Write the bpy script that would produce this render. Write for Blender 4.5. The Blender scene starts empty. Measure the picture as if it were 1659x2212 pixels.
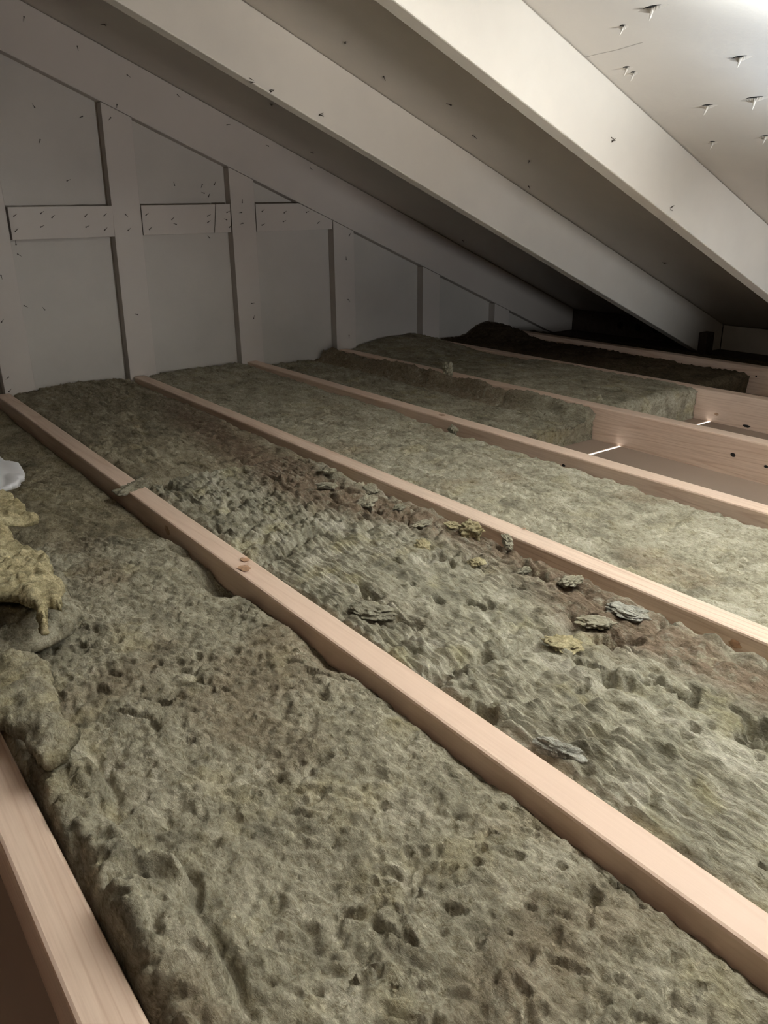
import bpy, bmesh, math, random
import numpy as np
from mathutils import Vector, Matrix

# ---------------------------------------------------------------- camera
scn = bpy.context.scene
C = scn.collection
cam = bpy.data.cameras.new('camera')
cam.sensor_fit = 'HORIZONTAL'; cam.sensor_width = 36.0
cam.lens = 1718.8/1659*36; cam.clip_start = .01
camo = bpy.data.objects.new('camera', cam); C.objects.link(camo)
R_ = Vector((0.80657, -0.59082, -0.01942)); U_ = Vector((0.22370, 0.27465, 0.93516)); F_ = Vector((0.54718, 0.75862, -0.35369))
mw = Matrix.Identity(4)
for i in range(3):
    mw[i][0] = R_[i]; mw[i][1] = U_[i]; mw[i][2] = -F_[i]
mw[0][3], mw[1][3], mw[2][3] = -0.08413, -2.59943, 0.49416
camo.matrix_world = mw
scn.camera = camo

# ---------------------------------------------------------------- world, lamps, exposure
w = bpy.data.worlds.new('world'); scn.world = w; w.use_nodes = True
w.node_tree.nodes['Background'].inputs[0].default_value = (.80, .86, 1.0, 1)
w.node_tree.nodes['Background'].inputs[1].default_value = .004
vs = scn.view_settings
vs.view_transform = 'Standard'; vs.look = 'None'; vs.gamma = 1; vs.use_curve_mapping = False
vs.exposure = 0.26

def lamp(name, kind, loc, target, energy, color, **kw):
    l = bpy.data.lights.new(name, kind); l.energy = energy; l.color = color
    for k, v in kw.items(): setattr(l, k, v)
    o = bpy.data.objects.new(name, l); C.objects.link(o); o.location = loc
    d = Vector(target)-Vector(loc)
    o.rotation_euler = d.to_track_quat('-Z', 'Y').to_euler()
    return o
# unseen spots added beside the camera: two throw light up on the white roof boards, which light the attic
lamp('roof_bounce_spot', 'SPOT', (1.2, -2.6, .10), (1.35, -2.25, .73), 46.0, (.86, .95, 1.0), spot_size=math.radians(80), spot_blend=.6, shadow_soft_size=.05)
lamp('roof_bounce_spot', 'SPOT', (.75, -2.6, .10), (.95, -2.35, .90), 420.0, (.90, .97, 1.0), spot_size=math.radians(70), spot_blend=.6, shadow_soft_size=.05)
# added fill beams from low down, towards the rafters and the gable
lamp('rafter_fill', 'SPOT', (1.60, -2.90, .10), (2.05, -.78, .33), 30.0, (.95, .98, 1.0), spot_size=math.radians(40), spot_blend=1.0, shadow_soft_size=.08)
lamp('rafter_fill', 'SPOT', (1.15, -2.95, .12), (.80, -.35, .90), 46.0, (1.0, .97, .94), spot_size=math.radians(54), spot_blend=1.0, shadow_soft_size=.08)
lamp('camera_fill', 'AREA', (-.15, -2.75, .75), (.6, -1.5, .2), 1.1, (1.0, .82, .64), shape='DISK', size=.2)  # weak warm fill added behind and above the camera
# cool light on the roof boards at the right
lamp('cool_lamp', 'SPOT', (1.47, -2.12, .08), (1.44, -1.99, .70), 12.0, (.42, .64, 1.0), spot_size=math.radians(60), spot_blend=.8, shadow_soft_size=.05)

# ---------------------------------------------------------------- helpers
rnd = random.Random(5)
def meta(o, label=None, cat=None, group=None, kind=None):
    if label: o['label'] = label
    if cat: o['category'] = cat
    if group: o['group'] = group
    if kind: o['kind'] = kind
    return o
def link(name, me, m=None, parent=None):
    o = bpy.data.objects.new(name, me); C.objects.link(o)
    if m is not None and not me.materials: me.materials.append(m)
    if parent is not None: o.parent = parent
    return o
def bm_obj(name, bm, m, parent=None, smooth=False):
    me = bpy.data.meshes.new(name); bm.normal_update(); bm.to_mesh(me); bm.free()
    if smooth:
        me.polygons.foreach_set('use_smooth', [True]*len(me.polygons))
    return link(name, me, m, parent)
def extrude_poly(pts, axis, a, b, bevel=0.0, seg=2):
    """prism: 2-D outline pts in the plane normal to axis, from a to b"""
    bm = bmesh.new()
    def P(p, t):
        if axis == 'y': return (p[0], t, p[1])
        if axis == 'x': return (t, p[0], p[1])
        return (p[0], p[1], t)
    v1 = [bm.verts.new(P(p, a)) for p in pts]; v2 = [bm.verts.new(P(p, b)) for p in pts]
    bm.faces.new(v1); bm.faces.new(v2[::-1]); n = len(pts)
    for i in range(n): bm.faces.new((v1[i], v2[i], v2[(i+1) % n], v1[(i+1) % n]))
    bmesh.ops.recalc_face_normals(bm, faces=bm.faces)
    if bevel: bmesh.ops.bevel(bm, geom=list(bm.edges), offset=bevel, segments=seg, affect='EDGES', profile=.5)
    return bm
def box(x0, x1, y0, y1, z0, z1, bevel=0.0):
    return extrude_poly([(x0, z0), (x1, z0), (x1, z1), (x0, z1)], 'y', y0, y1, bevel)

# --- lattice noise (numpy)
def _h(ix, iy, iz, seed):
    n = (ix*374761393 + iy*668265263 + iz*2147483647 + seed*1274126177) & 0xffffffff
    n = ((n ^ (n >> 13))*1274126177) & 0xffffffff
    n = ((n ^ (n >> 16))*2246822519) & 0xffffffff
    return ((n ^ (n >> 15)) & 0xffff)/65535.0
def vnoise(x, y, z, seed=0):
    fx, fy, fz = np.floor(x), np.floor(y), np.floor(z)
    ix, iy, iz = fx.astype(np.int64), fy.astype(np.int64), fz.astype(np.int64)
    x = x-fx; y = y-fy; z = z-fz
    x = x*x*(3-2*x); y = y*y*(3-2*y); z = z*z*(3-2*z)
    r = 0
    for a in (0, 1):
        for b in (0, 1):
            for c in (0, 1):
                r = r + _h(ix+a, iy+b, iz+c, seed)*(x if a else 1-x)*(y if b else 1-y)*(z if c else 1-z)
    return r*2-1
def fbm(x, y, z, o=3, seed=0, gain=.5):
    r = 0; a = 1; t = 0
    for i in range(o):
        r = r+a*vnoise(x*2.03**i+i*7.3, y*2.03**i+i*3.1, z*2.03**i-i*5.7, seed+i); t += a; a *= gain
    return r/t
def cell(x, y, seed=0):
    """distance to nearest jittered point in 2-D"""
    ix, iy = np.floor(x).astype(np.int64), np.floor(y).astype(np.int64)
    best = np.full(x.shape, 9.0)
    for a in (-1, 0, 1):
        for b in (-1, 0, 1):
            px = ix+a+_h(ix+a, iy+b, ix*0, seed); py = iy+b+_h(ix+a, iy+b, ix*0, seed+9)
            best = np.minimum(best, (px-x)**2+(py-y)**2)
    return np.sqrt(best)
def sst(a, b, x):
    t = np.clip((x-a)/(b-a), 0, 1); return t*t*(3-2*t)

# ---------------------------------------------------------------- materials
def mat(name):
    m = bpy.data.materials.new(name); m.use_nodes = True
    nt = m.node_tree; b = nt.nodes['Principled BSDF']
    return m, nt, b
def N(nt, t, **kw):
    n = nt.nodes.new(t)
    for k, v in kw.items():
        if k.startswith('i_'): n.inputs[k[2:]].default_value = v
        else: setattr(n, k, v)
    return n
def ramp(nt, stops):
    r = nt.nodes.new('ShaderNodeValToRGB'); e = r.color_ramp.elements
    while len(e) < len(stops): e.new(.5)
    for i, (p, c) in enumerate(stops): e[i].position = p; e[i].color = (*c, 1)
    return r
def tex(nt, scale, detail=4, rough=.5, stretch=(1, 1, 1), distortion=0):
    tc = nt.nodes.new('ShaderNodeTexCoord'); mp = nt.nodes.new('ShaderNodeMapping')
    mp.inputs['Scale'].default_value = stretch
    nt.links.new(tc.outputs['Object'], mp.inputs['Vector'])
    n = N(nt, 'ShaderNodeTexNoise'); n.inputs['Scale'].default_value = scale; n.inputs['Detail'].default_value = detail
    n.inputs['Roughness'].default_value = rough; n.inputs['Distortion'].default_value = distortion
    nt.links.new(mp.outputs[0], n.inputs['Vector']); return n
def mix(nt, fac, a, b, mode='MIX'):
    n = N(nt, 'ShaderNodeMix', data_type='RGBA', blend_type=mode)
    for s, v in ((0, fac), (6, a), (7, b)):
        if isinstance(v, (int, float)): n.inputs[s].default_value = v
        elif isinstance(v, tuple): n.inputs[s].default_value = (*v, 1)
        else: nt.links.new(v, n.inputs[s])
    return n.outputs[2]

def paint(name, col, dirt=.12, bump=.15, rough=.55):
    m, nt, b = mat(name)
    n1 = tex(nt, 3.5, 5, .6); r1 = ramp(nt, [(.3, (1-dirt,)*3), (.7, (1, 1, 1))]); nt.links.new(n1.outputs[0], r1.inputs[0])
    c = mix(nt, 1.0, col, r1.outputs[0], 'MULTIPLY')
    n2 = tex(nt, 90, 3, .6); r2 = ramp(nt, [(.73, (1, 1, 1)), (.80, (.78, .74, .68))]); nt.links.new(n2.outputs[0], r2.inputs[0])
    c = mix(nt, .5, c, r2.outputs[0], 'MULTIPLY')
    nt.links.new(c, b.inputs['Base Color']); b.inputs['Roughness'].default_value = rough
    n3 = tex(nt, 60, 6, .7, (1, 1, 1)); bp = N(nt, 'ShaderNodeBump'); bp.inputs['Strength'].default_value = bump; bp.inputs['Distance'].default_value = .002
    nt.links.new(n3.outputs[0], bp.inputs['Height']); nt.links.new(bp.outputs[0], b.inputs['Normal'])
    return m
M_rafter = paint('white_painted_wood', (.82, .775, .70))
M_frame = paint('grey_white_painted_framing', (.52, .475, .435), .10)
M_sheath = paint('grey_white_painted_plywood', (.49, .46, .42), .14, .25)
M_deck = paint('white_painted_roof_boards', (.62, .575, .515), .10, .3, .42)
M_board = paint('brown_paper_ceiling_board', (.33, .245, .19), .10, .1, .85)
M_cloth = paint('white_plastic', (.90, .90, .93), .03, .1, .4)

def wood(name, light, dark, red):
    m, nt, b = mat(name)
    oi = N(nt, 'ShaderNodeObjectInfo')
    tc = N(nt, 'ShaderNodeTexCoord'); mp = N(nt, 'ShaderNodeMapping')
    mp.inputs['Scale'].default_value = (1, .035, 1)
    ad = N(nt, 'ShaderNodeVectorMath', operation='ADD')
    ml = N(nt, 'ShaderNodeVectorMath', operation='SCALE'); ml.inputs['Scale'].default_value = 7.0
    cb = N(nt, 'ShaderNodeCombineXYZ')
    for i in range(3): nt.links.new(oi.outputs['Random'], cb.inputs[i])
    nt.links.new(cb.outputs[0], ml.inputs[0]); nt.links.new(tc.outputs['Object'], ad.inputs[0]); nt.links.new(ml.outputs[0], ad.inputs[1])
    nt.links.new(ad.outputs[0], mp.inputs['Vector'])
    n = N(nt, 'ShaderNodeTexNoise'); n.inputs['Scale'].default_value = 9; n.inputs['Detail'].default_value = 2; nt.links.new(mp.outputs[0], n.inputs['Vector'])
    mu = N(nt, 'ShaderNodeMath', operation='MULTIPLY'); mu.inputs[1].default_value = 26; nt.links.new(n.outputs[0], mu.inputs[0])
    fr = N(nt, 'ShaderNodeMath', operation='PINGPONG'); fr.inputs[1].default_value = .5; nt.links.new(mu.outputs[0], fr.inputs[0])
    r = ramp(nt, [(.0, dark), (.28, light), (1, light)]); m2 = N(nt, 'ShaderNodeMath', operation='MULTIPLY'); m2.inputs[1].default_value = 2
    nt.links.new(fr.outputs[0], m2.inputs[0]); nt.links.new(m2.outputs[0], r.inputs[0])
    n2 = N(nt, 'ShaderNodeTexNoise'); n2.inputs['Scale'].default_value = 340; n2.inputs['Detail'].default_value = 2; nt.links.new(mp.outputs[0], n2.inputs['Vector'])
    r2 = ramp(nt, [(.35, (.88, .85, .83)), (.6, (1, 1, 1))]); nt.links.new(n2.outputs[0], r2.inputs[0])
    c = mix(nt, 1.0, r.outputs[0], r2.outputs[0], 'MULTIPLY')
    n3 = N(nt, 'ShaderNodeTexNoise'); n3.inputs['Scale'].default_value = 7; nt.links.new(mp.outputs[0], n3.inputs['Vector'])
    r3 = ramp(nt, [(.4, (0, 0, 0)), (.75, (1, 1, 1))]); nt.links.new(n3.outputs[0], r3.inputs[0])
    c = mix(nt, r3.outputs[0], c, red)
    nt.links.new(c, b.inputs['Base Color']); b.inputs['Roughness'].default_value = .5
    bp = N(nt, 'ShaderNodeBump'); bp.inputs['Strength'].default_value = .12; bp.inputs['Distance'].default_value = .001
    nt.links.new(n2.outputs[0], bp.inputs['Height']); nt.links.new(bp.outputs[0], b.inputs['Normal'])
    return m
M_wood = wood('planed_fir', (.80, .625, .50), (.68, .49, .37), (.79, .58, .455))
def simple(name, col, rough=.6, var=.25, scale=80, metal=0):
    m, nt, b = mat(name); n = tex(nt, scale, 4, .6)
    r = ramp(nt, [(.3, tuple(v*(1-var) for v in col)), (.7, col)]); nt.links.new(n.outputs[0], r.inputs[0])
    nt.links.new(r.outputs[0], b.inputs['Base Color']); b.inputs['Roughness'].default_value = rough; b.inputs['Metallic'].default_value = metal
    return m
M_knot = simple('resin_knot', (.60, .36, .22), .5, .45, 160)
M_nail = simple('rusty_nail', (.07, .05, .04), .6, .4, 300)
M_dark = simple('dark_hole_and_shade', (.012, .010, .009), 1, .2)
M_eavewood = simple('dark_wood_eave_shade', (.09, .065, .05), .8, .4, 60)  # dark wood, colour deepened to carry the shade at the eave
M_hair = simple('cobweb_hair', (.10, .08, .06), .9)
m, nt, b = mat('lit_room_below'); b.inputs['Emission Color'].default_value = (1, .95, .90, 1); b.inputs['Emission Strength'].default_value = 2.2
M_glow = m

def wool(name, base, light, brown, yellow, streak=(1, 1, 1), bumpd=.004):
    m, nt, b = mat(name)
    st = N(nt, 'ShaderNodeAttribute', attribute_name='stain')
    n1 = tex(nt, 26, 6, .62, streak, .4)
    r1 = ramp(nt, [(.30, tuple(v*.55 for v in base)), (.50, base), (.68, light)]); nt.links.new(n1.outputs[0], r1.inputs[0])
    n2 = tex(nt, 120, 6, .75, streak, .8)
    r2 = ramp(nt, [(.28, (.32, .29, .22)), (.38, (.68, .66, .60)), (.48, (.95, .95, .93)), (.60, (1.08, 1.08, 1.08)), (.72, (1.55, 1.55, 1.5))]); nt.links.new(n2.outputs[0], r2.inputs[0])
    c = mix(nt, 1.0, r1.outputs[0], r2.outputs[0], 'MULTIPLY')
    n3 = tex(nt, 11, 3, .6); r3 = ramp(nt, [(.55, (0, 0, 0)), (.74, (.6, .6, .6))]); nt.links.new(n3.outputs[0], r3.inputs[0])
    c = mix(nt, r3.outputs[0], c, mix(nt, 1.0, yellow, r2.outputs[0], 'MULTIPLY'))
    n5 = tex(nt, 60, 4, .7); a1 = N(nt, 'ShaderNodeMath', operation='MULTIPLY'); nt.links.new(st.outputs['Fac'], a1.inputs[0])
    r5 = ramp(nt, [(.34, (.25, .25, .25)), (.50, (1, 1, 1))]); nt.links.new(n5.outputs[0], r5.inputs[0]); nt.links.new(r5.outputs[0], a1.inputs[1])
    c = mix(nt, a1.outputs[0], c, mix(nt, 1.0, brown, r2.outputs[0], 'MULTIPLY'))
    n6 = tex(nt, 520, 3, .7, (1, .35, 1), .5); r6 = ramp(nt, [(.32, (.72, .70, .66)), (.52, (1, 1, 1)), (.70, (1.22, 1.22, 1.20))]); nt.links.new(n6.outputs[0], r6.inputs[0])
    c = mix(nt, 1.0, c, r6.outputs[0], 'MULTIPLY')
    nt.links.new(c, b.inputs['Base Color']); b.inputs['Roughness'].default_value = 1.0; b.inputs['Specular IOR Level'].default_value = .15
    n4 = tex(nt, 190, 6, .75, streak, .8); bp = N(nt, 'ShaderNodeBump'); bp.inputs['Strength'].default_value = 1.0; bp.inputs['Distance'].default_value = bumpd
    nt.links.new(n4.outputs[0], bp.inputs['Height']); nt.links.new(bp.outputs[0], b.inputs['Normal'])
    return m
M_wool = wool('stone_wool', (0.370, 0.339, 0.256), (0.501, 0.465, 0.369), (.26, .20, .135), (.42, .36, .20), (1, .6, 1))
M_woolC = wool('smooth_stone_wool', (0.410, 0.379, 0.291), (0.520, 0.492, 0.398), (.30, .235, .165), (.44, .39, .25), (1, .5, 1), .003)
M_woolB = wool('ridged_stone_wool', (0.390, 0.366, 0.284), (0.572, 0.545, 0.454), (.250, .190, .138), (.48, .43, .24), (1, .35, 1))
M_woolY = wool('yellow_stone_wool', (.60, .52, .32), (.74, .67, .45), (.42, .34, .20), (.58, .48, .26), (.8, 1.6, 1))
M_woolF = wool('darker_stone_wool', (.325, .285, .20), (.45, .40, .29), (.22, .165, .10), (.32, .27, .15), (1, .6, 1))  # darker, browner tone for the left batt at the wall
M_woolFB = wool('darker_ridged_stone_wool', (.325, .285, .205), (.47, .425, .32), (.21, .155, .11), (.30, .25, .14), (1, .35, 1))  # darker, browner tone for the ridged batt at the wall
M_woolO = wool('olive_stone_wool', (.33, .28, .165), (.43, .38, .25), (.24, .17, .09), (.36, .29, .14), (1, .8, 1))
M_woolW = wool('whitish_stone_wool', (.50, .49, .43), (.62, .61, .56), (.4, .36, .3), (.5, .48, .4), (1, .8, 1))
M_woolD = wool('shade_darkened_brown_wool', (.11, .085, .052), (.15, .12, .075), (.07, .045, .03), (.11, .085, .05), (1, .5, 1))  # eave wool, colour darkened to put the corner's shade in

# ---------------------------------------------------------------- setting: roof, gable wall, ceiling board
m_s, c_s, D_s = .4346, 1.1576, .158          # rafter underside z = c - m x ; roof boards D above it
JD = .089                                     # joist depth
XL, XR, YB = -1.2, 2.95, -3.35
def zr(x): return c_s+D_s-m_s*x
ceiling = bm_obj('ceiling', extrude_poly([(XL, zr(XL)), (3.12, zr(3.12)), (3.12, zr(3.12)+.018), (XL, zr(XL)+.018)], 'y', YB, .05), M_deck)
meta(ceiling, 'white painted sloping roof boards above the rafters', 'ceiling', kind='structure')
c2 = bm_obj('ceiling', extrude_poly([(XL, zr(XL)), (XL-2.2, zr(XL)-2.2*m_s), (XL-2.2, zr(XL)-2.2*m_s+.018), (XL, zr(XL)+.018)], 'y', YB, .05), M_deck)
meta(c2, 'opposite slope of painted roof boards past the ridge, out of view', 'ceiling', kind='structure')
wall = bm_obj('wall_back', extrude_poly([(-3.4, -JD), (XR+.05, -JD), (XR+.05, .02), (3.0, zr(3.0)), (XL, zr(XL)), (-3.4, zr(XL)-2.2*m_s)], 'y', .038, .05), M_sheath)
meta(wall, 'grey white painted plywood gable wall', 'wall', kind='structure')
wr = bm_obj('wall_right', box(XR+.01, XR+.03, YB, .038, -JD, .04), M_eavewood)
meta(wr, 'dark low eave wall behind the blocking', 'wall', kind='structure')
YS = -1.345
floor = bm_obj('floor', box(-3.4, XR, YS+.005, .038, -JD-.0127, -JD), M_board)
meta(floor, 'brown paper backed ceiling board between the joists', 'floor', kind='structure')
bm_obj('panel', box(-3.4, XR, YB, YS-.005, -JD-.0127, -JD), M_board, floor)
g = bm_obj('light_gap', box(-.3, XR, YS-.0049, YS+.0049, -JD-.012, -JD-.002), M_glow, floor)
g['label'] = 'bright seam where light from the room below shines up'
# top plate and blocking at the eave
bm_obj('top_plate', box(2.80, XR, YB, .03, -JD, -.056, .002), M_eavewood, wr)
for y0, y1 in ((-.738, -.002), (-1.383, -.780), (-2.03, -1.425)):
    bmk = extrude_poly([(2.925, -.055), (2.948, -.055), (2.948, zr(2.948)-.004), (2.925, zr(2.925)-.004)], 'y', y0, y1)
    blk = bm_obj('eave_block', bmk, M_eavewood if y0 == -.738 else M_rafter)  # block by the gable coloured dark to stand in for corner shade
    meta(blk, {-.738: 'shade darkened eave block with round vent holes next to gable wall', -1.383: 'pale eave block between the first and second full rafters from the wall', -2.03: 'eave block beyond the nearest rafter at the right'}[y0], 'blocking')
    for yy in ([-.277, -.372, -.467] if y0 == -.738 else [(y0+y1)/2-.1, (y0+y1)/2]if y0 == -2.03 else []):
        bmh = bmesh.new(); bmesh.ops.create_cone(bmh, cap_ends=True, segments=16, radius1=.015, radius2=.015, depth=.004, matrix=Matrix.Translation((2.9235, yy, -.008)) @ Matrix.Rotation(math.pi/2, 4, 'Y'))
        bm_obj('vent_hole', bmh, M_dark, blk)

# ---------------------------------------------------------------- rafters
def wavy_prism(pts, y0, y1, bevel=.003):
    return extrude_poly(pts, 'y', y0, y1, bevel)
def rafter(y0, y1, x0, x1, D, label, foot=True, mt=M_rafter):
    zu = lambda x: c_s-m_s*x
    zt = lambda x: c_s+D-m_s*x
    pts = [(x0, zu(x0)), (2.76, zu(2.76)), (2.80, -.055), (2.924, -.055), (2.924, zt(2.924)-.001), (x0, zt(x0)-.001)]
    o = bm_obj('rafter', wavy_prism(pts, y0, y1), mt); meta(o, label, 'rafter'); return o
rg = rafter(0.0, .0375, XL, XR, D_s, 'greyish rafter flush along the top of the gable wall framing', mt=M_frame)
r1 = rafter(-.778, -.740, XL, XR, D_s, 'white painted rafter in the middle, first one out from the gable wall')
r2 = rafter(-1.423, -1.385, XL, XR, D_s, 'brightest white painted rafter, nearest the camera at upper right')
# foot block
fb = bm_obj('wood_block', box(2.762, 2.812, -.815, -.779, -.055, .028, .003), M_eavewood)
meta(fb, 'small dark wood block standing at the foot of the middle rafter', 'block')

# ---------------------------------------------------------------- gable wall studs and noggings
zu0 = lambda x: c_s-m_s*x-.0015
studR = [.479, .868, 1.271, 1.675, 2.096, 2.500]
lab = ['wide painted stud at the left edge of the gable wall', 'tall painted stud, second from left on the gable wall',
       'third painted stud from left, with splinters at the nogging height', 'fourth painted stud from left, standing under the end of the short nogging',
       'short painted stud, second from right on the gable wall', 'shortest painted stud, low in the dark right corner of the gable wall']
tilt = [.004, .014, .006, .004, .003, .001]
studs = []
for k, xr in enumerate(studR):
    t = tilt[k]; H = c_s-m_s*xr
    b0, b1 = xr-.089-t*.5, xr-t*.5; t0, t1 = xr-.089+t, xr+t
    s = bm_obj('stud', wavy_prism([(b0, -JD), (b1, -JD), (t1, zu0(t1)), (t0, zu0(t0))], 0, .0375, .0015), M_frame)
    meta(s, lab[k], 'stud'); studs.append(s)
s = bm_obj('stud', wavy_prism([(-.02, -JD), (.069, -JD), (.069, zu0(.069)), (-.02, zu0(-.02))], 0, .0375, .0015), M_frame)
meta(s, 'painted stud beyond the left edge of the view', 'stud')
NZ0, NZ1 = .436, .5257
def nog(pts, label):
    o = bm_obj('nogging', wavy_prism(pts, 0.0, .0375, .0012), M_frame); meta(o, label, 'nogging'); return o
nogs = [nog([(.485, NZ0), (.784, NZ0), (.788, NZ1), (.4865, NZ1)], 'horizontal nogging between the first and second studs'),
        nog([(.876, NZ0+.001), (1.118, NZ0+.001), (1.131, NZ1), (.8785, NZ1)], 'longer nogging piece left of the slanted joint'),
        nog([(1.120, NZ0+.001), (1.180, NZ0+.001), (1.184, NZ1+.001), (1.1335, NZ1+.001)], 'short offcut nogging right of the slanted joint'),
        nog([(1.277, NZ0), (1.585, NZ0), (1.588, zu0(1.588)), (1.449, NZ1), (1.279, NZ1)], 'nogging with a sloping end cut under the gable rafter')]
# ---------------------------------------------------------------- nails and splinters
def spike_mesh(kind):
    bm = bmesh.new()
    if kind == 0:      # small crooked staple / nail head mark
        bmesh.ops.create_cone(bm, cap_ends=True, segments=7, radius1=.0026, radius2=.0018, depth=.003)
        bmesh.ops.create_cone(bm, cap_ends=True, segments=5, radius1=.0014, radius2=.0004, depth=.013, matrix=Matrix.Translation((.005, 0, .001)) @ Matrix.Rotation(math.radians(80), 4, 'Y'))
    else:              # nail point standing out
        bmesh.ops.create_cone(bm, cap_ends=True, segments=8, radius1=.0024, radius2=.0016, depth=.014, matrix=Matrix.Translation((0, 0, .006)))
        bmesh.ops.create_cone(bm, cap_ends=True, segments=8, radius1=.0016, radius2=.0002, depth=.005, matrix=Matrix.Translation((0, 0, .0155)))
    me = bpy.data.meshes.new('nail'); bm.to_mesh(me); bm.free(); return me
nail_small = spike_mesh(0); nail_small.materials.append(M_nail)
nail_big = spike_mesh(1); nail_big.materials.append(M_rafter)
def put(me, name, loc, normal, spin, parent, s=1.0):
    o = bpy.data.objects.new(name, me); C.objects.link(o)
    q = Vector(normal).to_track_quat('Z', 'Y').to_matrix().to_4x4()
    o.matrix_world = Matrix.Translation(loc) @ q @ Matrix.Rotation(spin, 4, 'Z') @ Matrix.Scale(s, 4)
    o.parent = parent; return o
gable = [(0.642, 1.045), (0.614, 1.009), (0.748, 0.95), (0.884, 0.887), (0.842, 0.806), (1.036, 0.843), (1.196, 0.765), (1.343, 0.706), (1.503, 0.64)]
for x, z in gable: put(nail_small, 'nail', (x, 0.0, z), (0, -1, 0), rnd.uniform(0, 6), rg)
studm = [(1, .818, .77), (1, .826, .5), (1, .828, .453), (1, .825, .196), (2, 1.229, .53), (2, 1.224, .499), (2, 1.226, .465), (2, 1.235, .199), (2, 1.239, .147),
         (3, 1.641, .328), (3, 1.643, .182), (3, 1.642, .048), (3, 1.657, .41), (0, .437, .341), (0, .415, .21), (0, .406, .048), (0, .400, .005)]
for k, x, z in studm: put(nail_small, 'nail', (x, 0.0, z), (0, -1, 0), rnd.uniform(0, 6), studs[k])
nogm = [(0.5, .501), (0.575, .507), (0.605, .495), (0.702, .497), (0.759, .497), (0.497, .46), (0.569, .47), (0.7, .466), (0.755, .456), (0.891, .496), (0.897, .454), (0.975, .482), (0.988, .467), (1.1, .49), (1.098, .47), (1.17, .5), (1.167, .477), (1.174, .453), (1.302, .501), (1.298, .457), (1.388, .495), (1.382, .466), (1.478, .495), (1.523, .458)]
for x, z in nogm:
    par = nogs[0] if x < .8 else nogs[1] if x < 1.12 else nogs[2] if x < 1.2 else nogs[3]
    put(nail_small, 'nail', (x, 0.0, z), (0, -1, 0), rnd.choice((.6, .7, .4, 2.8)), par)
wallm = [(0.747, .774), (0.616, .707), (0.675, .597), (0.615, .791), (1.012, .585), (1.108, .587), (1.151, .587), (1.112, .561), (1.126, .55), (0.501, .423), (0.501, .396), (0.494, .248), (0.551, .231), (1.117, .421)]
for x, z in wallm: put(nail_small, 'nail', (x, .038, z), (0, -1, 0), rnd.uniform(0, 6), wall)
dn = Vector((-m_s, 0, -1)).normalized()
deckm = [(0.777, -.172, .978), (1.2, -.296, .794), (1.458, -.099, .682), (2.156, -.073, .379), (1.067, -.893, .852), (1.195, -.864, .796), (1.337, -.946, .735), (1.471, -.88, .676), (1.616, -.946, .613), (1.751, -.817, .554), (2.303, -.917, .315)]
def splinter(seed, L=.05, lift=.006):
    """a pair of torn plywood lips lifted around a nail; local z points into the attic, local y along the grain"""
    r = random.Random(seed); bm = bmesh.new()
    for sgn in (-1, 1):
        n = 5; rows = []
        for i in range(n+1):
            t = i/n; y = sgn*L*.5*(1-t); hgt = lift*t**1.4*(1 if sgn > 0 else .8); wd = .0045*math.sin(math.pi*min(1, .12+t*.8))+.0004*r.random()
            a = bm.verts.new((-wd*1.1, y, -.001+hgt*.1)); b = bm.verts.new((wd*.5, y+r.uniform(-.001, .001), .0006+hgt)); c = bm.verts.new((wd*.8, y, -.001))
            rows.append((a, b, c))
        for i in range(n):
            for j in range(3):
                a, b = rows[i][j], rows[i][(j+1) % 3]; c, d = rows[i+1][(j+1) % 3], rows[i+1][j]
                bm.faces.new((a, b, c, d))
        bm.faces.new(rows[0]); bm.faces.new(rows[-1][::-1])
    bmesh.ops.recalc_face_normals(bm, faces=bm.faces)
    return bm
def hole_shade_mesh(L, W):
    bm = bmesh.new(); bmesh.ops.create_circle(bm, cap_ends=True, segments=14, radius=1)
    for v in bm.verts: v.co = Vector((v.co.x*W, v.co.y*L*(1-.3*abs(v.co.x)), 0))
    r = bmesh.ops.extrude_face_region(bm, geom=list(bm.faces))
    for e in r['geom']:
        if isinstance(e, bmesh.types.BMVert): e.co.z += .0004
    return bm
big = [((1.185, -1.632, .801), .060), ((1.212, -1.553, .789), .022), ((1.32, -1.482, .742), .026), ((1.338, -1.485, .734), .020), ((1.346, -1.702, .731), .045), ((1.467, -1.666, .678), .060), ((1.472, -1.565, .676), .042), ((1.604, -1.499, .618), .024),
       ((1.40, -1.86, .708), .04), ((1.10, -1.83, .838), .05), ((1.62, -1.70, .612), .04), ((1.60, -1.62, .62), .03)]
basis = Matrix(((-dn.z, 0, dn.x), (0, 1, 0), (dn.x, 0, dn.z))).to_4x4()   # local x down-slope, y along grain, z into the attic
bx = Vector((1, 0, -m_s)).normalized(); by = Vector((0, 1, 0))
for r_ in range(3):
    basis[r_][0] = bx[r_]; basis[r_][1] = by[r_]; basis[r_][2] = dn[r_]
def deckpt(p): return Vector((p[0], p[1], zr(p[0])))
for i, (p, L) in enumerate(big):
    M4 = Matrix.Translation(deckpt(p)) @ basis
    o = bm_obj('splinter', splinter(i, L, .005+.05*L), M_deck, ceiling); o.matrix_world = M4
    h = bm_obj('nail_hole_shade', hole_shade_mesh(L*.30, .0032), M_dark, ceiling); h.matrix_world = M4 @ Matrix.Translation((-.0035, 0, 0))  # dark sliver painted for the shadow in the hollow under the splinters
    h['label'] = 'dark torn opening with splinter shadow beside the nail'
    put(nail_big, 'nail', deckpt(p)-dn*.002, dn+Vector((rnd.uniform(-.2, .2), rnd.uniform(-.2, .2), 0)), 0, ceiling, .8+8*L)
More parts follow.
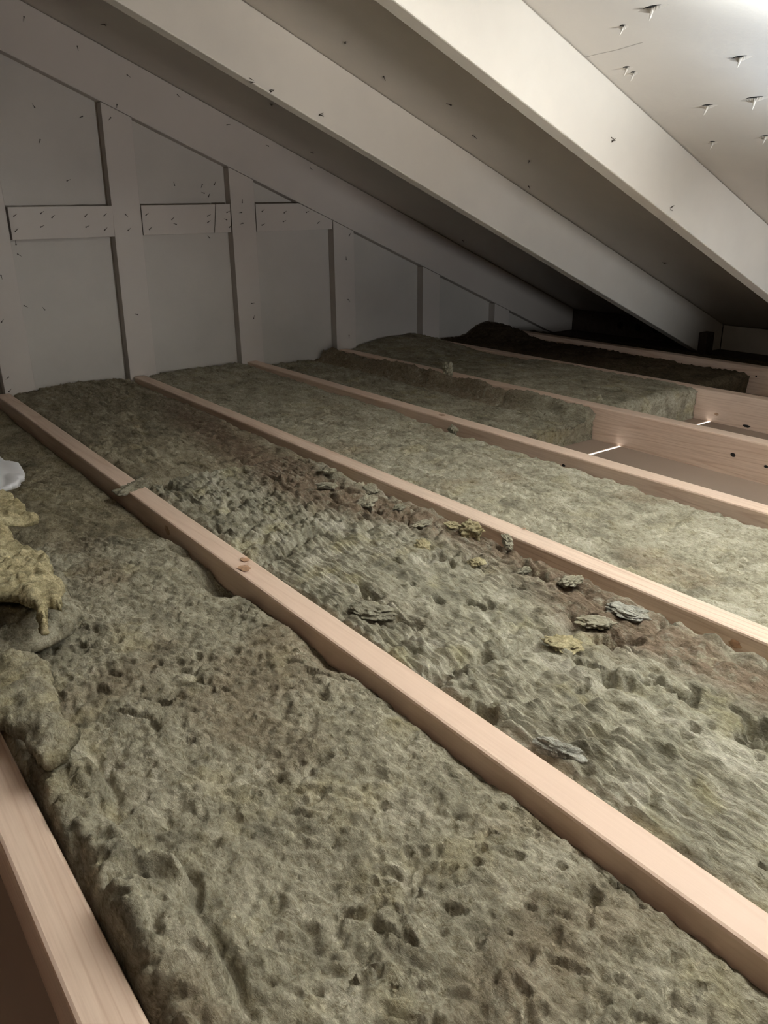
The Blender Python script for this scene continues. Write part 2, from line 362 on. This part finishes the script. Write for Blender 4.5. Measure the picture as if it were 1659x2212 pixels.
for i, p in enumerate(deckm):
    M4 = Matrix.Translation(deckpt(p)) @ basis
    o = bm_obj('splinter', splinter(40+i, .018, .004), M_deck, ceiling); o.matrix_world = M4
    put(nail_small, 'nail', deckpt(p)+dn*.001, dn, rnd.uniform(0, 6), ceiling, 1.2)
cr = bm_obj('seam', extrude_poly([(1.2665, -1.4235), (1.2645, -1.50), (1.259, -1.56), (1.2605, -1.56), (1.266, -1.50), (1.2675, -1.4235)], 'z', 0, .0004), M_frame, ceiling)
for v in cr.data.vertices: v.co.z = zr(v.co.x)-.0004+(v.co.z*.2)
cr['label'] = 'fine crack in the painted roof boards'
for (x, y, z), par in (((1.068, -.7795, .714), r1), ((.885, -.7795, .777), r1), ((.932, -.7795, .758), r1), ((1.367, -1.4245, .624), r2), ((1.587, -1.4245, .487), r2)):
    bmh = bmesh.new(); L = .013
    for j in range(3):
        a = rnd.uniform(.9, 2.0)
        bmesh.ops.create_cone(bmh, cap_ends=True, segments=4, radius1=.0011, radius2=.0003, depth=L*rnd.uniform(.6, 1.2),
            matrix=Matrix.Translation((x+rnd.uniform(-.003, .003), y, z+rnd.uniform(-.004, .004))) @ Matrix.Rotation(a, 4, 'Y'))
    bm_obj('cobweb', bmh, M_hair, par)

# ---------------------------------------------------------------- ceiling joists
Jf = [(-.4395, -.0175), (-.036, -.0175), (.4002, -.0022), (.8238, .004), (1.2386, .0074), (1.6295, .0089), (2.0368, .0147), (2.462, .020)]
JW = .039
jlab = ['pale wooden joist left of the view below the camera', 'thick looking pink wooden joist in the bottom left corner',
        'long pale wooden joist crossing the middle with a dark knot', 'second long pale wooden joist, right of the ridged brown stained insulation',
        'pale wooden joist with an orange knot, left of the open brown bay', 'tall sided pinkish joist standing over the nearer bright seam',
        'joist farther back over the second bright seam', 'farthest thin looking joist in the dark right corner']
joists = []
def jx(k, y): a, b = Jf[k]; return a+b*y
for k in range(len(Jf)):
    y0, y1 = YB+.05, -.004 if k != 7 else -.01
    bm = bmesh.new(); n = 24; r = .0035
    sec = [(-JW, -JD), (0, -JD), (0, -r), (-r*.3, -r*.3), (-r, 0), (-JW+r, 0), (-JW+r*.3, -r*.3), (-JW, -r)]
    rows = []
    for i in range(n+1):
        y = y0+(y1-y0)*i/n; bow = .0012*math.sin(y*2.1+k)
        rows.append([bm.verts.new((jx(k, y)+sx+(0 if 0 < i < n else 0), y, sz+bow*(sz > -.05)*.6)) for sx, sz in sec])
    for i in range(n):
        for j in range(len(sec)): bm.faces.new((rows[i][j], rows[i][(j+1) % 8], rows[i+1][(j+1) % 8], rows[i+1][j]))
    bm.faces.new(rows[0][::-1]); bm.faces.new(rows[-1]); bmesh.ops.recalc_face_normals(bm, faces=bm.faces)
    o = bm_obj('joist', bm, M_wood); meta(o, jlab[k], 'joist'); joists.append(o)
def knot(k, y, off, wx, wy, z=0.0, side=False, mt=M_knot, name='knot', seed=0):
    r = random.Random(seed); bm = bmesh.new(); n = 16; rings = []
    for q, sc in enumerate((1, .55)):
        ring = []
        for i in range(n):
            a = 2*math.pi*i/n; rr = sc*(1+.18*r.uniform(-1, 1)); u, v = wx*rr*math.cos(a), wy*rr*math.sin(a)
            if side: ring.append(bm.verts.new((jx(k, y)-JW-.0003-.0005*q, y+v, z+u)))
            else: ring.append(bm.verts.new((jx(k, y)-JW/2+off+u, y+v, .0003+.0005*q+0.0007)))
        rings.append(ring)
    for i in range(n): bm.faces.new((rings[0][i], rings[0][(i+1) % n], rings[1][(i+1) % n], rings[1][i]))
    bm.faces.new(rings[1]); bmesh.ops.recalc_face_normals(bm, faces=bm.faces)
    o = bm_obj(name, bm, mt, joists[k]); o['label'] = 'dark knot in the wood'; return o
knot(2, -1.60, -.006, .0085, .012, seed=1); knot(2, -1.572, .009, .006, .009, seed=2)
knot(4, -1.066, .0, .009, .011, seed=3); knot(3, -1.749, .016, .002, .004, seed=4)
knot(5, -1.66, 0, .0045, .006, -.040, True, M_dark, seed=5); knot(5, -1.74, 0, .003, .005, -.048, True, M_dark, seed=6)
knot(6, -1.46, 0, .004, .012, -.080, True, M_dark, seed=7); knot(6, -1.366, 0, .004, .007, -.064, True, seed=8)
knot(4, -1.50, 0, .003, .005, -.026, True, M_dark, seed=9); knot(3, -2.15, 0, .006, .008, -.02, True, seed=10)
knot(7, -1.235, 0, .003, .003, -.030, True, M_dark, seed=11); knot(2, -1.33, 0, .008, .012, -.02, True, seed=12)

# ---------------------------------------------------------------- insulation
def batt(name, label, x0f, x1f, y0, y1, top, step, m, hfun, thick=.085, stain=None, seed=0, round_r=.012, rough_side=.004, bulge=None, cat='insulation batt'):
    """a mineral wool slab: top grid wrapped over the four edges; hfun(x,y,u) adds relief"""
    W = float(x1f(y0)-x0f(y0)); Lh = y1-y0
    H = thick
    a = np.concatenate([np.linspace(-H, 0, max(4, int(H/step/2)), endpoint=False), np.arange(0, W, step), np.linspace(W, W+H, max(4, int(H/step/2)))])
    b = np.concatenate([np.linspace(-H, 0, max(4, int(H/step/2)), endpoint=False), np.arange(0, Lh, step*1.25), np.linspace(Lh, Lh+H, 6)])
    A, B = np.meshgrid(a, b, indexing='ij')
    u = np.clip(A/W, 0, 1); v = np.clip(B, 0, Lh)
    Y = y0+v
    X0 = x0f(Y); X1 = x1f(Y)
    X = X0+(X1-X0)*u
    dx = np.maximum(0, np.maximum(-A, A-W)); dy = np.maximum(0, np.maximum(-B, B-Lh))
    down = np.maximum(dx, dy)
    # rounded shoulders
    ex = np.minimum(X-X0, X1-X); ey = np.minimum(v, Lh-v); e = np.minimum(ex, ey)
    sh = round_r*(1-sst(0, round_r*1.6, e))**2
    Z = top(X, Y) if callable(top) else np.full(X.shape, top)
    zt = Z+hfun(X, Y, u)*sst(-.002, .01, e+.004)-sh
    zb = -JD+.001
    f = np.clip(down/H, 0, 1)
    Zf = zt*(1-f)+zb*f
    # side roughness
    nz = fbm(X*45, Y*45, Zf*70, 4, seed+50)*rough_side*2*sst(0, .1, f)*(1-sst(.8, 1, f))
    lean = -np.abs(nz)-.003*f
    sx = np.where(A <= 0, -1.0, np.where(A >= W, 1.0, 0.0)); sy = np.where(B <= 0, -1.0, np.where(B >= Lh, 1.0, 0.0))
    X = X+sx*lean; Y = Y+sy*lean*1.5
    if bulge is not None: X, Y, Zf = bulge(X, Y, Zf, u)
    for sr in studR+[.069]:
        Y = np.where((X > sr-.096) & (X < sr+.012), np.minimum(Y, -.003), Y)
    nx, ny = A.shape
    co = np.stack([X, Y, Zf], -1).reshape(-1, 3)
    idx = np.arange(nx*ny).reshape(nx, ny)
    q = np.stack([idx[:-1, :-1], idx[1:, :-1], idx[1:, 1:], idx[:-1, 1:]], -1).reshape(-1, 4)
    me = bpy.data.meshes.new(name); me.vertices.add(len(co)); me.vertices.foreach_set('co', co.ravel())
    me.loops.add(q.size); me.loops.foreach_set('vertex_index', q.ravel().astype(np.int32))
    me.polygons.add(len(q)); me.polygons.foreach_set('loop_start', np.arange(0, q.size, 4, dtype=np.int32)); me.polygons.foreach_set('loop_total', np.full(len(q), 4, dtype=np.int32))
    me.polygons.foreach_set('use_smooth', np.ones(len(q), dtype=bool))
    at = me.attributes.new('stain', 'FLOAT', 'POINT')
    s = stain(X, Y) if stain is not None else .12*np.ones(X.shape)*sst(.1, .5, fbm(X*9, Y*9, X*0, 3, seed+70))
    at.data.foreach_set('value', s.ravel().astype(np.float32))
    me.update(); me.validate()
    o = link(name, me, m); meta(o, label, cat); return o

def felt(seed, amp=1.0, pit=1.0, ang=0.0):
    def f(x, y, u):
        ca, sa = math.cos(ang), math.sin(ang); xs = x*ca+y*sa; ys = -x*sa+y*ca
        xs = xs+.006*vnoise(x*22, y*22, x*0, seed+1); ys = ys+.006*vnoise(x*22, y*22, x*0+5, seed+2)
        h = .006*fbm(x*7, y*5, x*0, 3, seed)
        h = h+.0030*fbm(xs*34, ys*20, x*0, 2, seed+5)
        h = h+.0048*(np.abs(vnoise(xs*62, ys*34, x*0, seed+7))-.3)+.0042*(np.abs(vnoise(xs*120, ys*70, x*0, seed+8))-.3)
        h = h+.0030*fbm(xs*230, ys*150, x*0, 2, seed+9)
        msk = sst(-.3, .5, fbm(x*8, y*8, x*0+1, 2, seed+19))
        p = fbm(xs*95, ys*62, x*0+3, 2, seed+13)
        h = h-.0085*pit*sst(.36, .60, p)*(.3+.7*msk)
        q = fbm(xs*40, ys*100, x*0+9, 2, seed+17)
        h = h-.0045*pit*sst(.42, .6, q)
        return h*amp
    return f
def rugged(seed):
    def f(x, y, u):
        h = .006*fbm(x*8, y*6, x*0, 3, seed)
        wx = x+.006*fbm(x*14, y*10, x*0, 2, seed+3)+.05*(y+2)*.12
        rid = np.abs(((wx/.0095) % 1.0)-.5)*2; rid = rid*rid*(3-2*rid)
        msk = sst(-.35, .10, fbm(x*7, y*5, x*0+4, 2, seed+21))*(.70+.35*vnoise(x*60, y*22, x*0, seed+2))
        h = h+.0062*(rid-.5)*msk
        c = cell(x*42+.6*vnoise(x*30, y*30, x*0, seed), y*30, seed)
        c2 = cell(x*95, y*60, seed+4)
        m2 = sst(-.42, .30, fbm(x*6, y*6, x*0+8, 2, seed+31))
        h = h+(.0150*(.55-c)+.006*(.5-c2))*(.30+.7*m2)
        h = h+.0045*(np.abs(vnoise(x*70, y*55, x*0, seed+41))-.3)*(.4+m2)+.003*fbm(x*150, y*70, x*0, 3, seed+9)
        p = fbm(x*38, y*26, x*0+3, 3, seed+13)
        h = h-.022*sst(.34, .58, p)
        return h
    return f

# bay A (between the corner joist and the middle joist)
gap = .002
A0 = lambda y: jx(1, y)+gap; A1 = lambda y: jx(2, y)-JW-gap
seamA = lambda u: -.02*np.abs(vnoise(u*9, u*0, u*0, 2))-.11*sst(.55, 1, u)
fA = felt(11, 1.0, 1.0, .5)
def hA(x, y, u):
    h = fA(x, y, u)
    # swollen strip folded up along the corner joist
    lump = fbm(y*9, y*0, y*0, 3, 3)
    edge = .066+.018*lump+.010*vnoise(y*31, x*8, y*0, 4)+.010*sst(-2.0, -2.4, y)
    s = 1-sst(edge-.013, edge+.002, x)
    t = np.clip(x/edge, 0, 1)
    on = sst(-1.84, -1.93, y)
    h = h+s*on*sst(-.012, .006, x)*(.018+.010*np.sin(math.pi*t)*(1+lump)+.030*(np.abs(vnoise(x*24, y*17, x*0, 61))-.25)+.012*(np.abs(vnoise(x*55, y*38, x*0, 62))-.3))
    h = h-.011*on*np.exp(-((x-edge-.002)/.005)**2)*(.5+.8*vnoise(y*20, y*0, y*0, 66))
    # hollow beside the middle joist
    h = h-.009*sst(.330, .365, x)*(.35+.65*sst(-.1, .4, vnoise(y*9, y*0, y*0, 8)+.2))
    h = h-.034*sst(.318, .350, x+.012*vnoise(y*18, y*0, y*0, 71))*(np.exp(-((y+1.56)/.055)**2)+.8*np.exp(-((y+1.38)/.045)**2)+.5*np.exp(-((y+1.86)/.04)**2))
    # dip lines
    h = h-.006*np.exp(-((x-.20-.3*(y+2))/.03)**2)
    return h
batt('insulation_batt', 'large near insulation batt with a puffed torn edge, filling the foreground bay', A0, A1, -2.86, -1.25, -.014, .0022, M_wool, hA, seed=11,
     bulge=lambda X, Y, Z, u: (X, Y+seamA(u)*sst(-1.5, -1.25, Y), Z),
     stain=lambda X, Y: .55*sst(.05, .45, fbm(X*9, Y*9, X*0, 3, 81)))
fA2 = felt(23, .9, .8, .4)
batt('insulation_batt', 'darker flatter insulation batt left of the middle joist, running to the wall', A0, A1, -1.247, .036, -.030, .0035, M_woolF, lambda x, y, u: fA2(x, y, u)+.010*sst(-.25, 0, y), seed=23,
     bulge=lambda X, Y, Z, u: (X, Y+seamA(u)*sst(-1.0, -1.247, Y), Z))
# bay B
B0 = lambda y: jx(2, y)+gap; B1 = lambda y: jx(3, y)-JW-gap
fB = rugged(31)
def stB(X, Y):
    c = .705+.02*np.sin(Y*6)+.03*vnoise(Y*7, Y*0, Y*0, 5)-.03*(Y+1.5)*.3
    wd = .055+.02*vnoise(Y*5, Y*0, Y*0, 6)
    return np.clip(1.3*np.exp(-((X-c)/wd)**2)+.25*fbm(X*12, Y*12, X*0, 3, 6), 0, 1)
def hB(x, y, u):
    h = fB(x, y, u)
    h = h-.026*sst(.742, .775, x)*(.6+.4*vnoise(y*14, y*0, y*0, 9))
    h = h-.012*np.exp(-((y+1.53-.25*(x-.55)+.02*vnoise(x*20, y*0, y*0, 3))/.010)**2)*(x < .66)
    h = h-.012*np.exp(-((y+1.99+.15*(x-.5)+.02*vnoise(x*20, y*0, y*0, 4))/.010)**2)*(x < .68)
    return h
batt('insulation_batt', 'rough ridged insulation batt with a reddish brown stain, right of the middle joist', B0, B1, -2.72, -1.10, -.008, .0025, M_woolB, hB, seed=31, stain=stB)
fB2 = rugged(37)
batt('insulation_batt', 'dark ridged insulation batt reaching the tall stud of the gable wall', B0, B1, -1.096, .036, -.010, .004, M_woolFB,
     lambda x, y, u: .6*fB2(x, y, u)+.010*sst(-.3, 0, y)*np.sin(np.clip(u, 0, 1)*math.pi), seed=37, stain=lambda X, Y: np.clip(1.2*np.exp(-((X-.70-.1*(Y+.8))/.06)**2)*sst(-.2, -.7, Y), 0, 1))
# bay C
C0 = lambda y: jx(3, y)+gap; C1 = lambda y: jx(4, y)-JW-.002-.012*sst(-1.0, -1.2, y)-.010*(1+vnoise(y*12, y*0, y*0, 2))*sst(-.9, -1.1, y)
fC = felt(41, .9, .7, .25)
batt('insulation_batt', 'smooth pale insulation batt with a ragged edge along the knotted joist', C0, C1, -2.5, -1.02, -.012, .003, M_woolC,
     lambda x, y, u: fC(x, y, u)+.004*np.sin(math.pi*u)-.016*1.6*sst(1.150, 1.182, x+.016*vnoise(y*13, y*0, y*0, 7))*sst(-1.95, -1.8, y)*(.75+.6*vnoise(y*23, y*0, y*0, 17))+.006*sst(1.11, 1.17, x)*fbm(x*50, y*50, x*0, 3, 77), seed=41,
     stain=lambda X, Y: .5*sst(.1, .5, fbm(X*8, Y*8, X*0, 3, 45)))
fC2 = felt(43, .9, .7, .25)
batt('insulation_batt', 'dim smooth insulation batt under the third stud, between two joists', C0, C1, -1.016, .036, -.012, .004, M_woolC,
     lambda x, y, u: fC2(x, y, u)+.006*sst(-.3, 0, y), seed=43)
# bay D : ends with a cut face, torn rim curled along the far joist
D0 = lambda y: jx(4, y)+gap; D1 = lambda y: jx(5, y)-JW-gap
fD = felt(51, 1.2, .9, .2)
fD2 = rugged(55)
def hD(x, y, u):
    h = fD(x, y, u)*.6+.5*fD2(x, y, u)-.020
    r = sst(1.525, 1.545, x+.014*vnoise(y*16, y*0, y*0, 3))
    h = h+r*(.032+.018*fbm(y*11, x*20, x*0, 3, 57))
    h = h-.010*np.exp(-((x-1.495)/.012)**2)
    return h
batt('insulation_batt', 'insulation batt with a thick cut end and a curled torn rim beside the nearer seam', D0, D1, -1.262, .036, -.012, .0035, M_wool, hD, seed=51,
     stain=lambda X, Y: np.clip(.8*sst(1.46, 1.51, X)*sst(-1.15, -.9, Y), 0, 1))
E0 = lambda y: jx(5, y)+gap; E1 = lambda y: jx(6, y)-JW-gap
fE = felt(61, .7, .5, .2)
batt('insulation_batt', 'smooth dark insulation batt with a square cut end beside the farther seam', E0, E1, -1.30, -.66, .004, .005, M_wool, lambda x, y, u: fE(x, y, u)+.004*np.sin(math.pi*u), seed=61, thick=.093)
fE2 = felt(63, .7, .4, .2)
batt('insulation_batt', 'dark smooth insulation batt rising against the gable wall beside the short stud', E0, E1, -.656, .036, -.004, .006, M_wool, lambda x, y, u: fE2(x, y, u)+.022*sst(-.45, -.02, y)*sst(0, .6, u), seed=63)
F0 = lambda y: jx(6, y)+gap; F1 = lambda y: jx(7, y)-JW-gap
fF = felt(71, 1, .8, .2)
batt('insulation_batt', 'shade darkened brown insulation batt in the last narrow bay, ending at the right edge', F0, F1, -1.215, .036, -.020, .006, M_woolD,
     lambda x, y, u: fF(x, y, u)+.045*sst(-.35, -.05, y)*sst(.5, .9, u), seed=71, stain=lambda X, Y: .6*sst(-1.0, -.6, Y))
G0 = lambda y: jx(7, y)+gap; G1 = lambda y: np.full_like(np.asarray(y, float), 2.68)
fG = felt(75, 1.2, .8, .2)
batt('insulation_batt', 'shade darkened insulation batt beyond the farthest joist at the eave', G0, G1, -1.6, .036, -.034, .008, M_woolD, fG, seed=75)

# ---------------------------------------------------------------- loose torn pieces
def torn_sheet(name, label, outline, zf, thick, m, seed, step=.004, amp=.006, cat='insulation scrap', smooth_c=0, relief=None):
    """ragged slab cut to an outline in plan; zf(x,y) gives its mid height"""
    P = np.array(outline); n = len(P)
    x0, y0 = P.min(0); x1, y1 = P.max(0)
    gx = np.arange(x0-.01, x1+.01, step); gy = np.arange(y0-.01, y1+.01, step)
    X, Y = np.meshgrid(gx, gy, indexing='ij')
    wx = X+.007*fbm(X*40, Y*40, X*0, 3, seed); wy = Y+.007*fbm(X*40, Y*40, X*0+5, 3, seed+1)
    inside = np.zeros(X.shape, bool); dist = np.full(X.shape, 9.0)
    for i in range(n):
        ax, ay = P[i]; bx_, by_ = P[(i+1) % n]
        cond = ((ay > wy) != (by_ > wy)) & (wx < (bx_-ax)*(wy-ay)/((by_-ay) if abs(by_-ay) > 1e-9 else 1e-9)+ax)
        inside ^= cond
        L2 = (bx_-ax)**2+(by_-ay)**2; t = np.clip(((wx-ax)*(bx_-ax)+(wy-ay)*(by_-ay))/L2, 0, 1)
        dist = np.minimum(dist, np.hypot(wx-ax-t*(bx_-ax), wy-ay-t*(by_-ay)))
    prof = np.sqrt(np.clip(1-(1-np.clip(dist/(thick*.9), 0, 1))**2, 0, 1))
    zc = zf(X, Y)
    nz = .7*fbm(X*30, Y*50, X*0, 4, seed+3)+1.6*(np.abs(vnoise(X*38, Y*60, X*0, seed+4))-.3)+.7*(np.abs(vnoise(X*95, Y*130, X*0, seed+5))-.3)+.35*vnoise(X*230, Y*230, X*0, seed+8)
    if relief is not None: nz = relief(X, Y)
    top = zc+thick*.5*prof+amp*nz; bot = zc-thick*.5*prof-.3*amp*fbm(X*30, Y*30, X*0, 3, seed+6)
    bot = np.minimum(bot, top-.001)
    cell_in = inside[:-1, :-1] & inside[1:, :-1] & inside[1:, 1:] & inside[:-1, 1:]
    bm = bmesh.new(); vt = {}; vb = {}
    def gv(d, arr, i, j):
        if (i, j) not in d: d[(i, j)] = bm.verts.new((X[i, j], Y[i, j], arr[i, j]))
        return d[(i, j)]
    I, Jx = np.nonzero(cell_in)
    S = set(zip(I.tolist(), Jx.tolist()))
    for i, j in S:
        bm.faces.new((gv(vt, top, i, j), gv(vt, top, i+1, j), gv(vt, top, i+1, j+1), gv(vt, top, i, j+1)))
        bm.faces.new((gv(vb, bot, i, j+1), gv(vb, bot, i+1, j+1), gv(vb, bot, i+1, j), gv(vb, bot, i, j)))
    for i, j in S:
        for (di, dj, a, b) in ((-1, 0, (i, j+1), (i, j)), (1, 0, (i+1, j), (i+1, j+1)), (0, -1, (i, j), (i+1, j)), (0, 1, (i+1, j+1), (i, j+1))):
            if (i+di, j+dj) not in S:
                try: bm.faces.new((vt[b], vt[a], vb[a], vb[b]))
                except ValueError: pass
    bmesh.ops.recalc_face_normals(bm, faces=bm.faces)
    o = bm_obj(name, bm, m, None, True); meta(o, label, cat)
    return o
# yellow torn piece at the left edge, and a grey one under it
torn_sheet('insulation_scrap', 'bright yellow torn insulation piece with ragged fringe at the left edge',
    [(-.24, -1.10), (.05, -1.13), (.136, -1.18), (.156, -1.208), (.155, -1.278), (.163, -1.312), (.158, -1.326), (.118, -1.326), (.100, -1.352), (.111, -1.398), (.114, -1.442), (.136, -1.470), (.128, -1.525), (.124, -1.577), (.118, -1.624), (.102, -1.684), (.086, -1.672), (.078, -1.726), (.066, -1.725), (.070, -1.672), (.060, -1.640), (.03, -1.612), (-.05, -1.60), (-.24, -1.60)],
    lambda x, y: .062+.02*sst(.05, -.2, x)+.006*np.sin(y*14)-.018*sst(.07, .15, x)-.012*sst(-1.62, -1.72, y), .018, M_woolY, 91, .003, .008)
torn_sheet('insulation_scrap', 'grey green torn insulation piece lying under the bright yellow one',
    [(-.22, -1.24), (.09, -1.30), (.150, -1.42), (.145, -1.52), (.133, -1.60), (.134, -1.63), (.115, -1.663), (.084, -1.680), (.051, -1.684), (.016, -1.688), (-.22, -1.68)],
    lambda x, y: .016+.006*sst(.05, -.2, x), .020, M_wool, 95, .0035, .005)
torn_sheet('insulation_scrap', 'grey olive insulation lump bulging over the corner joist at the lower left edge',
    [(-.12, -1.70), (.024, -1.696), (.050, -1.722), (.064, -1.760), (.054, -1.812), (.050, -1.861), (.052, -1.900), (.036, -1.930), (.012, -1.936), (.003, -1.88), (-.006, -1.84), (-.12, -1.84)],
    lambda x, y: .028+0*x, .026, M_wool, 97, .0025, .005)
# white plastic
def cloth_rel(X, Y): return fbm(X*9+Y*6, Y*4, X*0, 2, 5)*1.4+.6*np.abs(fbm(X*20, Y*12, X*0, 2, 8))
torn_sheet('plastic_bag', 'crumpled white plastic bag corner at the left edge on the insulation',
    [(-.22, -.66), (.05, -.70), (.16, -.77), (.200, -.83), (.205, -.89), (.221, -.917), (.219, -.975), (.204, -1.020), (.179, -1.030), (.12, -1.02), (-.22, -1.0)],
    lambda x, y: .016+.022*sst(.2, .0, x)+.010*sst(-1.0, -.85, y), .012, M_cloth, 99, .004, .013, 'plastic bag', relief=cloth_rel)

def tuft(loc, size, m, label, seed, stretch=(1, 1, 1), rot=0):
    bm = bmesh.new(); bmesh.ops.create_icosphere(bm, subdivisions=5, radius=1)
    co = np.array([v.co[:] for v in bm.verts]); x, y, z = co.T
    d = .85+.50*fbm(x*1.5+seed, y*1.5, z*1.5, 2, seed)+.35*(np.abs(vnoise(x*3, y*3, z*3+seed, seed+3))-.2)+.22*fbm(x*7, y*7, z*7, 3, seed+4)
    cr_, sr_ = math.cos(rot), math.sin(rot)
    for v, k in zip(bm.verts, d):
        px, py, pz = v.co.x*k*size*stretch[0], v.co.y*k*size*stretch[1], v.co.z*k*size*stretch[2]
        v.co = Vector((loc[0]+px*cr_-py*sr_, loc[1]+px*sr_+py*cr_, loc[2]+pz))
    o = bm_obj('insulation_tuft', bm, m, None, True); meta(o, label, 'insulation tuft'); return o
tuft((.385, -1.118, -.002), .024, M_wool, 'grey insulation tuft lying over the middle joist top', 1, (1.7, 1.0, .45), .5)
tuft((.752, -1.772, .002), .012, M_woolC, 'pale finger shaped tuft leaning on the second joist', 2, (.7, 2.1, .7), -.6)
tuft((.742, -1.700, .000), .017, M_woolY, 'small yellowish tuft beside the second joist', 3, (1.1, 1.3, .9))
tuft((1.583, -.655, .012), .022, M_woolC, 'upright pale tuft on the dark rim near the fifth joist', 4, (.9, .9, 1.3))
tuft((1.166, -1.16, -.014), .014, M_wool, 'tuft caught between smooth batt and knotted joist', 5, (.8, 1.1, 1.0))
tuft((.458, -1.82, -.006), .020, M_woolB, 'rounded pale tuft beside the middle joist on the ridged batt', 6, (1.1, 1.7, .4), .3)
tuft((1.64, -1.22, .003), .012, M_woolC, 'tiny pale tuft poking up behind the fifth joist', 7, (.6, .8, 1.2))
tuft((.425, -2.17, .0), .016, M_woolW, 'whitish fluffy tuft beside the middle joist in the foreground', 8, (.65, 1.6, .4), .2)
tuft((.715, -2.03, -.004), .018, M_woolW, 'bluish white fluffy tuft beside the second joist', 10, (.9, 1.6, .35), .2)
tuft((.585, -2.04, -.002), .015, M_woolY, 'yellow tuft in the middle of the ridged batt', 11, (1.3, 1.5, .3), .4)
# small torn crumbs lying along the brown stain, three shapes copied
crumbs = []
for i, (px, py) in enumerate([(.70, -1.62), (.735, -1.66), (.715, -1.54), (.69, -1.47), (.735, -1.42), (.66, -1.80), (.70, -1.86), (.655, -2.03), (.72, -1.93), (.645, -1.69), (.68, -1.35), (.73, -1.28)]):
    if i < 4:
        o = tuft((0, 0, 0), .011, [M_woolC, M_woolY, M_woolB, M_woolC][i], 'small torn crumb on the brown stained strip of the ridged batt', 20+i, (1.3, 1.8, .5))
        o.name = 'insulation_crumb'; crumbs.append(o)
    else:
        o = crumbs[i % 4].copy(); C.objects.link(o)
    o['group'] = 'torn crumbs on the ridged batt'; o['category'] = 'crumb'
    o.location = (px, py, -.003+.002*(i % 3)); o.rotation_euler = (rnd.uniform(-.3, .3), rnd.uniform(-.3, .3), rnd.uniform(0, 6))
    k = rnd.uniform(.7, 1.25); o.scale = (k, k, k)
